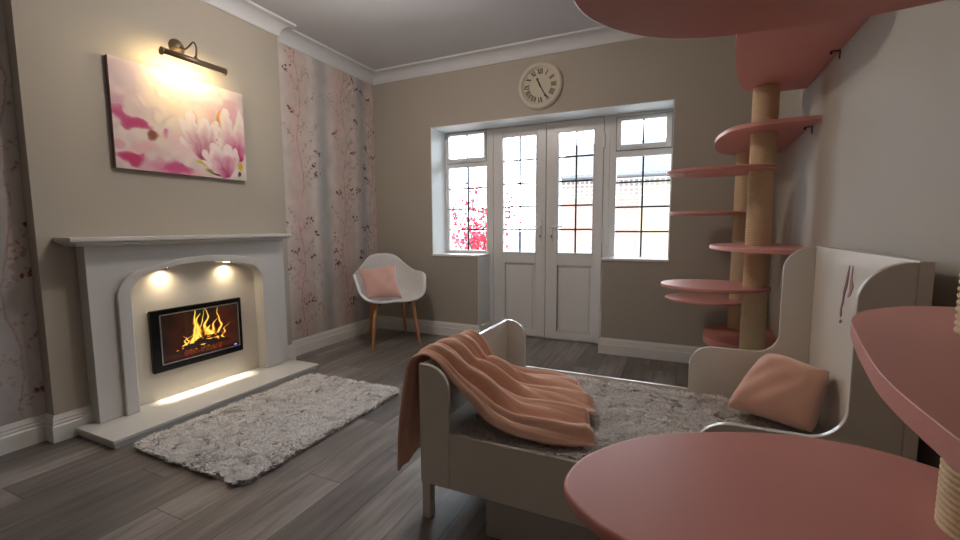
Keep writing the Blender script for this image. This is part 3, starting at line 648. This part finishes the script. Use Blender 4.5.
# ------------------------------------------------------------------ shaggy rugs
def tufts(name, x0, x1, y0, y1, z0, h, n, cols, seed, edge=.012, parent=None, corner=.05):
    r = np.random.default_rng(seed)
    gx = r.random(n); gy = r.random(n)
    cells = (int((y1-y0)*30), int((x1-x0)*30)); res = 220
    f1 = np_noise((res, res), cells, seed+1); f2 = np_noise((res, res), cells, seed+2); f3 = np_noise((res, res), (5, 6), seed+3); f4 = np_noise((res, res), (cells[0]*2, cells[1]*2), seed+4)
    ix = (gx*(res-1)).astype(int); iy = (gy*(res-1)).astype(int)
    X_ = x0+(x1-x0)*gx; Y_ = y0+(y1-y0)*gy
    # rounded corners
    dx = np.maximum(np.maximum(x0+corner-X_, X_-(x1-corner)), 0); dy = np.maximum(np.maximum(y0+corner-Y_, Y_-(y1-corner)), 0)
    keep = (dx*dx+dy*dy) < corner**2
    X_, Y_, ix, iy = X_[keep], Y_[keep], ix[keep], iy[keep]; n = len(X_)
    ang = f1[iy, ix]*12+r.normal(0, .7, n); lean = (.55+.5*f2[iy, ix])*h*r.uniform(.6, 1.1, n); H = h*(.66+.14*f4[iy, ix]+.14*r.random(n))
    tx, ty = np.cos(ang)*lean, np.sin(ang)*lean
    wv = .0050; wa = ang+math.pi/2+r.normal(0, .5, n)
    wx, wy = np.cos(wa)*wv, np.sin(wa)*wv
    z = np.full(n, z0)
    P = np.empty((n, 5, 3))
    P[:, 0] = np.stack([X_-wx, Y_-wy, z], -1); P[:, 1] = np.stack([X_+wx, Y_+wy, z], -1)
    P[:, 2] = np.stack([X_+wx*.9+tx*.45, Y_+wy*.9+ty*.45, z+H*.75], -1); P[:, 3] = np.stack([X_-wx*.9+tx*.45, Y_-wy*.9+ty*.45, z+H*.75], -1)
    P[:, 4] = np.stack([X_+tx*1.15, Y_+ty*1.15, z+H*.95], -1)
    org = np.array([(x0+x1)/2, (y0+y1)/2, z0])
    # base slab
    cs = []
    for (cx_, cy_, a0) in ((x1-corner, y1-corner, 0), (x0+corner, y1-corner, 90), (x0+corner, y0+corner, 180), (x1-corner, y0+corner, 270)): cs += arc(cx_, cy_, corner-.014, a0, a0+90, 6)
    m_ = len(cs); B = np.array([(p[0], p[1], z0-.0) for p in cs]+[(p[0], p[1], z0+h*.55) for p in cs])
    verts = np.concatenate([P.reshape(-1, 3), B])-org
    k = np.arange(n)*5
    F = [q for q in np.stack([k, k+1, k+2, k+3], -1).tolist()]+[q for q in np.stack([k+3, k+2, k+4], -1).tolist()]
    o5 = n*5; F += [list(range(o5+m_, o5+2*m_)), list(range(o5+m_-1, o5-1, -1))]+[[o5+i, o5+(i+1) % m_, o5+m_+(i+1) % m_, o5+m_+i] for i in range(m_)]
    me = bpy.data.meshes.new(name); me.from_pydata(verts.tolist(), [], F); me.update()
    c0, c1, c2 = [np.array(lin(c)) for c in cols]
    mixv = np.clip(.5*f3[iy, ix]+.5*r.random(n), 0, 1)[:, None]; c = c0*(1-mixv)+c1*mixv; sp = (r.random(n) < .16)[:, None]; c = np.where(sp, c2, c)
    C = np.ones((n, 5, 4)); C[:, :, :3] = c[:, None, :]
    C = np.concatenate([C.reshape(-1, 4), np.tile([*c0, 1], (2*m_, 1))])
    at = me.color_attributes.new('Col', 'FLOAT_COLOR', 'POINT'); at.data.foreach_set('color', C.reshape(-1).astype(np.float32))
    me.materials.append(vcol(name+'_pile', .95, spec=.1, sheen=.3))
    o = bpy.data.objects.new(name, me); COL.objects.link(o); o.location = org; return o
RC = ((222, 216, 214), (236, 231, 228), (196, 188, 184))
tag(tufts('shaggy_rug', -2.425, -1.635, 1.14, 2.285, 0, .036, 62000, RC, 41), 'long pale grey shaggy rug lying on the floor in front of the hearth', 'rug')

# ------------------------------------------------------------------ bed
BX0, BXW, BX1, BY0, BY1 = -.849, -.728, .515, 1.297, 2.145
ZB, ZR = .139, .348
t = thing('toddler_bed', 'cream painted low bed with curved armrests, tall headboard and plinth drawer', 'bed', (-.17, 1.72, 0))
TH = .018
wing = [(BX0, ZB), (BXW, ZB)]+[(BXW, .50)]+arc(BXW-.09, .50, .09, 0, 90, 8)[1:]+[(BX0, .59)]
arm = [(.05, ZB), (.05, .455)]+[(.05+.09-.09*math.cos(a), .46+.09*math.sin(a)) for a in [math.pi/2*k/8 for k in range(1, 9)]]+[(.300, .55)]+arc(.300, .632, .082, -90, 0, 8)+[(.382, .86)]+[(.382+.1-.1*math.cos(a), .897+.1*math.sin(a)) for a in [math.pi/2*k/10 for k in range(0, 11)]][1:]+[(.487, .997), (.487, ZB)]
for (ya, yb) in ((BY0, BY0+TH), (BY1-TH, BY1)):
    MB().prism(wing, 'y', ya, yb).build('end_wing', BEDW, t, bevel=.003)
    MB().prism(arm, 'y', ya, yb).build('armrest_panel', BEDW, t, bevel=.003)
    MB().box(BXW+.0005, .0495, ya+.001, yb-.001 if ya < 1.5 else yb-.001, ZB, ZR).build('side_rail', BEDW, t, bevel=.003)
MB().box(BX0+.001, BX0+.021, BY0+TH, BY1-TH, ZB, .589).build('footboard', BEDW, t, bevel=.003)
hb = MB().box(.487, BX1, BY0, BY1, ZB, 1.0).build('headboard', BEDW, t, bevel=.003)
MB().box(BX0+.021, .487, BY0+TH, BY1-TH, .30, .322).build('bed_base', BEDW, t)
for x_, y_ in ((BX0+.003, BY0+.003), (BX0+.003, BY1-.039), (BX1-.04, BY0+.003), (BX1-.04, BY1-.039)):
    MB().box(x_, x_+.034, y_, y_+.036, 0, ZB).build('leg', BEDW, t, bevel=.002)
pl = MB().box(-.588, .45, BY0+.006, BY1-.03, .002, ZB-.002).build('drawer', PLINTH, t, bevel=.003)
# butterfly emblem on the headboard
def flat(name, pts, mat, parent, x, d=.0012):
    n = len(pts); return MB().add([(x, p[0], p[1]) for p in pts]+[(x-d, p[0], p[1]) for p in pts], [tuple(range(n)), tuple(range(2*n-1, n-1, -1))]+[(i, (i+1) % n, n+(i+1) % n, n+i) for i in range(n)]).build(name, mat, parent)
EMB = paint('mauve_emblem', (120, 62, 66), .6); EMB2 = paint('tan_emblem', (150, 112, 88), .6)
def P2(l): return [(p[0], p[1]) for p in catmull([(a_, b_, 0) for a_, b_ in l], 6, closed=True)]
em = flat('emblem', P2([(1.735, .955), (1.752, .925), (1.762, .895), (1.775, .870), (1.782, .830), (1.795, .800), (1.788, .778), (1.776, .790), (1.780, .808), (1.768, .828), (1.760, .86), (1.745, .885), (1.737, .92)]), EMB, hb, .4868)
flat('emblem_wing', P2([(1.705, .955), (1.716, .93), (1.722, .90), (1.722, .875), (1.735, .855), (1.716, .858), (1.700, .875), (1.690, .895), (1.704, .915)]), EMB2, hb, .4868)
flat('emblem_tail', P2([(1.770, .768), (1.785, .758), (1.795, .762), (1.782, .772)]), EMB, hb, .4868)

o = tufts('bed_rug', -.700, .47, BY0+TH+.004, 2.062, .322, .040, 52000, ((220, 211, 204), (236, 228, 221), (190, 180, 172)), 51, corner=.05)
tag(o, 'beige grey shaggy fleece mat covering the bed base', 'rug')

# throw
rows = [  # (near, mid1, mid2, far)
 [(-.915, 1.255, .185), (-.905, 1.40, .215), (-.895, 1.52, .25), (-.885, 1.64, .28)],
 [(-.918, 1.272, .34), (-.905, 1.40, .34), (-.895, 1.53, .34), (-.885, 1.66, .36)],
 [(-.908, 1.290, .48), (-.895, 1.41, .48), (-.888, 1.55, .48), (-.880, 1.69, .48)],
 [(-.895, 1.306, .575), (-.888, 1.42, .585), (-.880, 1.57, .58), (-.874, 1.72, .58)],
 [(-.868, 1.320, .602), (-.866, 1.43, .612), (-.860, 1.58, .606), (-.856, 1.73, .600)],
 [(-.838, 1.330, .606), (-.836, 1.44, .616), (-.832, 1.59, .609), (-.830, 1.735, .603)],
 [(-.795, 1.335, .578), (-.796, 1.455, .584), (-.800, 1.61, .576), (-.803, 1.75, .560)],
 [(-.742, 1.342, .510), (-.755, 1.475, .522), (-.772, 1.64, .500), (-.790, 1.78, .470)],
 [(-.670, 1.338, .450), (-.690, 1.49, .475), (-.720, 1.66, .460), (-.755, 1.81, .420)],
 [(-.600, 1.328, .398), (-.620, 1.50, .415), (-.650, 1.68, .405), (-.700, 1.85, .385)],
 [(-.510, 1.322, .372), (-.540, 1.50, .378), (-.570, 1.71, .375), (-.620, 1.90, .376)],
 [(-.410, 1.325, .368), (-.440, 1.51, .372), (-.470, 1.74, .370), (-.540, 1.93, .374)],
 [(-.320, 1.345, .366), (-.335, 1.53, .368), (-.375, 1.75, .368), (-.480, 1.94, .372)],
 [(-.252, 1.385, .364), (-.272, 1.55, .365), (-.325, 1.75, .365), (-.440, 1.93, .368)],
]
NS, NT = 120, 170
cols_ = [catmull([r[k] for r in rows], 12) for k in range(4)]
cols_ = [[c[min(len(c)-1, int(round(i*(len(c)-1)/(NS-1))))] for i in range(NS)] for c in cols_]
grid = []
for i in range(NS):
    c4 = [cols_[k][i] for k in range(4)]; cc = catmull(c4, 60); grid.append([cc[int(round(j*(len(cc)-1)/(NT-1)))] for j in range(NT)])
G = np.array([[tuple(p) for p in r] for r in grid])
du = np.gradient(G, axis=0); dv = np.gradient(G, axis=1); N = np.cross(du, dv); N /= np.linalg.norm(N, axis=-1, keepdims=True)
if N[90, 80, 2] < 0: N = -N
s = np.linspace(0, 1, NS)[:, None]; tt = np.linspace(0, 1, NT)[None]
def ridge(x):
    q = x % 1.0
    return np.where(q < .34, np.sin(q/.34*np.pi/2)**1.2, np.cos((q-.34)/.66*np.pi/2)**1.6)
w1 = tt*4.6+.30*np.sin(s*3.4+.5)+.05*np.sin(s*9+tt*6); w2 = tt*9.3+.22*np.sin(s*4+2)+.2*np.sin(s*2+tt*4); w3 = tt*17+np.sin(s*9+tt*9)*.6
amp = .006+.028*np.exp(-((s-.68)/.22)**2)+.013*np.exp(-((s-.92)/.15)**2)
disp = amp*(1.45*ridge(w1)+.55*ridge(w2+.3)+.16*ridge(w3))+.004*np.exp(-((s-.965)/.008)**2)
disp *= (.35+.65*np.clip(np.minimum(tt, 1-tt)*9, 0, 1))
G2 = G+N*disp[..., None]
# wavy hem at the end on the mattress
end = np.clip((s-.88)/.12, 0, 1); G2[..., 0] += end*(.012*np.sin(tt*13+1)+.005*np.sin(tt*31))
G2[..., 2] = np.where((G2[..., 0] > -.80) & (s > .5), np.maximum(G2[..., 2], .362+.006*end), G2[..., 2])
b = MB(); b.v = [tuple(p) for p in G2.reshape(-1, 3)]; b.f = [(i*NT+j, i*NT+j+1, (i+1)*NT+j+1, (i+1)*NT+j) for i in range(NS-1) for j in range(NT-1)]
o = b.build('throw_blanket', THROW, origin=(-.84, 1.55, .60), smooth=True)
md = o.modifiers.new('solid', 'SOLIDIFY'); md.thickness = .010; md.offset = 0
md = o.modifiers.new('subd', 'SUBSURF'); md.levels = 1; md.render_levels = 1
tag(o, 'soft peach fleece throw draped over the footboard and spilling across the bed', 'blanket')

# cushions
def cushion(name, C4, thick, mat, label, seed, pinch=.12, rc=0.):
    C4 = [Vector(c) for c in C4]   # BL, BR, TR, TL
    cen = sum(C4, Vector())/4; n = ((C4[1]-C4[0]).cross(C4[3]-C4[0])).normalized()
    M = 40; vs = []; r = random.Random(seed); ph = [r.uniform(0, 6) for _ in range(6)]
    for side in (1, -1):
        for j in range(M+1):
            for i in range(M+1):
                u, v = i/M, j/M; U_, V_ = 2*u-1, 2*v-1
                # pull edges inwards between the corners
                uu = .5+.5*U_*(1-pinch*(1-V_*V_)*abs(U_)**2); vv = .5+.5*V_*(1-pinch*(1-U_*U_)*abs(V_)**2)
                k_ = 1-rc*(U_*V_)**2*max(0, (1-U_)*(1+V_)/4, .35*(1+U_)*(1-V_)/4); uu = .5+(uu-.5)*k_; vv = .5+(vv-.5)*k_
                p = C4[0]*(1-uu)*(1-vv)+C4[1]*uu*(1-vv)+C4[2]*uu*vv+C4[3]*(1-uu)*vv
                h = thick*((1-U_**4)*(1-V_**4))**.5*(.78+.22*math.cos(U_*1.2)*math.cos(V_*1.2))
                h += .006*math.sin(U_*5+V_*3+ph[0])*(1-U_*U_)*(1-V_*V_)+.004*math.sin(U_*9-V_*8+ph[1])*(1-U_*U_)*(1-V_*V_)
                # radial creases at corners
                cr_ = abs(U_*V_); h += .010*math.sin(math.atan2(1.02-abs(V_), 1.02-abs(U_))*9+ph[2])*max(0, cr_-.35)
                if i in (0, M) or j in (0, M): h = 0
                vs.append(p+n*h*side)
    K = (M+1)**2; fs = []
    for sd in (0, 1):
        for j in range(M):
            for i in range(M):
                q = (sd*K+j*(M+1)+i, sd*K+j*(M+1)+i+1, sd*K+(j+1)*(M+1)+i+1, sd*K+(j+1)*(M+1)+i); fs.append(q if sd == 0 else q[::-1])
    b = MB().add(vs, fs); o = b.build(name, mat, origin=cen, smooth=True)
    import bmesh
    bm = bmesh.new(); bm.from_mesh(o.data); bmesh.ops.remove_doubles(bm, verts=bm.verts, dist=1e-5); bmesh.ops.recalc_face_normals(bm, faces=bm.faces); bm.to_mesh(o.data); bm.free(); o.data.shade_smooth()
    return tag(o, label, 'cushion')
CUSHC = [(.180, 1.885, .378), (.432, 1.750, .372), (.474, 1.80, .588), (.320, 1.94, .615)]
cushion('cushion', CUSHC, .130, CUSH, 'plump peach velvet cushion leaning in the headboard corner of the bed', 3, .05, .22)

# ------------------------------------------------------------------ armchair
CC = Vector((-2.505, 3.335, 0)); F_ = Vector((.76, -.65, 0)).normalized(); S_ = Vector((.65, .76, 0)).normalized()
t = thing('tub_armchair', 'white moulded shell armchair on beech legs in the alcove corner', 'chair', CC)
def interp(x, tab):
    tb = [(-tab[1][0], tab[1][1])]+list(tab)+[(360-tab[-2][0], tab[-2][1])]
    for i in range(1, len(tb)-2):
        (x0, a_), (x1, b_), (x2, c_), (x3, d_) = tb[i-1:i+3]
        if x <= x2+1e-9:
            t_ = (x-x1)/(x2-x1); m1 = (c_-a_)/(x2-x0)*(x2-x1); m2 = (d_-b_)/(x3-x1)*(x2-x1)
            return (2*t_**3-3*t_**2+1)*b_+(t_**3-2*t_**2+t_)*m1+(-2*t_**3+3*t_**2)*c_+(t_**3-t_**2)*m2
    return tab[-1][1]
def shell(u, v):
    al = (u*360-180); aa = abs(al)
    zr = interp(aa, [(0, .432), (34, .436), (52, .50), (68, .635), (80, .66), (108, .668), (128, .72), (152, .81), (180, .83)])
    R_ = interp(aa, [(0, .235), (30, .275), (46, .350), (64, .345), (90, .305), (125, .285), (150, .268), (180, .25)])
    zc = .412; a = math.radians(al)
    if v <= .9:
        q = v/.9; r_ = R_*math.sin(q*math.pi/2)**.70*.97; z = zc+(zr-zc)*(1-math.cos(q*math.pi/2))**1.7
    else:
        q = (v-.9)/.1; r_ = R_*(.97+.075*q*(1 if aa < 115 else .3)); z = zr-.012*q*q*(1.0 if aa > 40 else 1.5)+.002*math.sin(q*3.1)
    return CC+F_*r_*math.cos(a)+S_*r_*math.sin(a)+Vector((0, 0, z))
sh = MB().grid(shell, 96, 34, closed=True)
sh = sh.build('seat_shell', SHELL, t, smooth=True)
md = sh.modifiers.new('solid', 'SOLIDIFY'); md.thickness = .006; md.offset = 0
feet = {'FL': (-2.458, 3.026), 'FR': (-2.183, 3.366), 'BR': (-2.549, 3.67), 'BL': (-2.801, 3.404)}
for k, (fx_, fy_) in feet.items():
    top = CC+(Vector((fx_, fy_, 0))-CC)*.78+Vector((0, 0, .412))
    MB().tube([(fx_, fy_, 0), (fx_, fy_, .006), tuple(Vector((fx_, fy_, 0)).lerp(top, .5)), tuple(top)], [.011, .012, .016, .018], 16).build('leg', OAK, t, smooth=True)
b = MB()
tops = [CC+(Vector((*feet[k], 0))-CC)*.79+Vector((0, 0, .385)) for k in ('FL', 'FR', 'BR', 'BL')]
b.tube([tops[0], tops[2]], .006, 8).tube([tops[1], tops[3]], .006, 8); b.build('cross_brace', IRON, t)
cushion('cushion', [(-2.545, 3.055, .452), (-2.300, 3.265, .440), (-2.450, 3.385, .735), (-2.690, 3.130, .700)], .062, CUSH2, 'small blush pink cushion propped on the white armchair seat', 9, .10)

# ------------------------------------------------------------------ cat trees
def post(parent, x, y, z0, z1, r=.060):
    prof = []; n = int((z1-z0)/.0085)
    for k in range(n):
        z = k*(z1-z0)/n; h = (z1-z0)/n
        prof += [(r-.0035, z), (r-.0008, z+h*.25), (r, z+h*.5), (r-.0008, z+h*.75)]
    prof.append((r-.003, z1-z0))
    return MB().lathe(prof, (x, y, z0), 'z', 40).build('sisal_post', ROPE, parent, smooth=True)
def shelf(parent, pts, ztop, th=.020, wall=None, bev=.006, n=10):
    C_ = catmull([(a_, b_, 0) for a_, b_ in pts], n, closed=wall is None)
    P = [(p.x, p.y) for p in C_]
    if wall: P += wall
    return MB().prism(P, 'z', ztop-th, ztop).build('shelf', PINK, parent, bevel=bev, seg=3, angle=50)
def oval(cx_, cy_, a_, b_, rot=0, n=16):
    return [(cx_+a_*math.cos(q)*math.cos(rot)-b_*math.sin(q)*math.sin(rot), cy_+a_*math.cos(q)*math.sin(rot)+b_*math.sin(q)*math.cos(rot)) for q in [2*math.pi*k/n for k in range(n)]]
def bracket(parent, y, z):
    MB().box(XR-.032, XR, y-.007, y+.007, z-.003, z).box(XR-.003, XR, y-.007, y+.007, z-.034, z).tube([(XR-.03, y, z-.003), (XR-.03, y, z-.012)], .005, 8).build('bracket', IRON, parent)
WX = XR-.001
t = thing('cat_climbing_tree', 'pink shelved cat climbing tree with two sisal posts beside the right window', 'cat tree', (.37, 3.05, 0))
px_, pa, pb = .370, 2.735, 3.42
post(t, px_, pa, 0, 1.794); post(t, px_, pb, 0, 1.563)
shelf(t, [(WX, 1.84), (.42, 1.80), (.27, 1.80), (.17, 1.90), (.165, 2.05), (.19, 2.30), (.225, 2.55), (.27, 2.72), (.33, 2.83), (.42, 2.85), (WX, 2.85)], 1.814, wall=None if False else [(WX, 2.849)])
shelf(t, [(WX, 2.50), (.44, 2.50), (.32, 2.52), (.215, 2.60), (.165, 2.80), (.160, 3.02), (.185, 3.24), (.25, 3.42), (.36, 3.50), (.48, 3.50), (WX, 3.48)], 1.583, wall=[(WX, 3.479)])
shelf(t, oval(.175, 2.76, .27, .195, .06), 1.390)
shelf(t, oval(.165, 3.40, .255, .21, .0), 1.180)
shelf(t, [(WX, 2.26), (.42, 2.25), (.28, 2.33), (.185, 2.52), (.145, 2.72), (.16, 2.90), (.22, 3.05), (.33, 3.14), (.45, 3.16), (WX, 3.15)], .977, wall=[(WX, 3.149)])
shelf(t, oval(.172, 2.775, .275, .24, .0), .754)
shelf(t, oval(.170, 3.40, .268, .235, .0), .582)
shelf(t, [(WX, 2.93), (.40, 2.90), (.24, 2.94), (.17, 3.04), (.150, 3.18), (.18, 3.36), (.27, 3.50), (.42, 3.55), (WX, 3.55)], .382, th=.045, wall=[(WX, 3.549)])
bracket(t, 2.30, 1.794); bracket(t, 2.66, 1.563); bracket(t, 2.9, .957)

t = thing('cat_climbing_tree', 'close pink shelved cat climbing tree at the right edge with its sisal post', 'cat tree', (.37, .706, 0))
post(t, .366, .706, 0, 1.399)
shelf(t, [(.500, .70), (.47, .82), (.379, .895), (.296, .932), (.178, .929), (.044, .877), (-.056, .811), (-.128, .716), (-.149, .640), (-.138, .590), (-.096, .546), (-.052, .522), (.05, .478), (.17, .445), (.30, .440), (.42, .49), (.485, .58)], .700, th=.020)
shelf(t, [(WX, .22), (.40, .18), (.24, .19), (.175, .24), (.160, .31), (.158, .39), (.163, .48), (.180, .58), (.196, .66), (.224, .775), (.272, .862), (.345, .925), (.44, .945), (WX, .945)], .950, th=.020, wall=[(WX, .944)])
shelf(t, [(.500, .66), (.48, .78), (.40, .855), (.283, .886), (.161, .888), (.016, .866), (-.076, .812), (-.142, .716), (-.152, .620), (-.12, .52), (-.03, .44), (.10, .40), (.25, .39), (.38, .41), (.47, .52)], 1.419, th=.020)
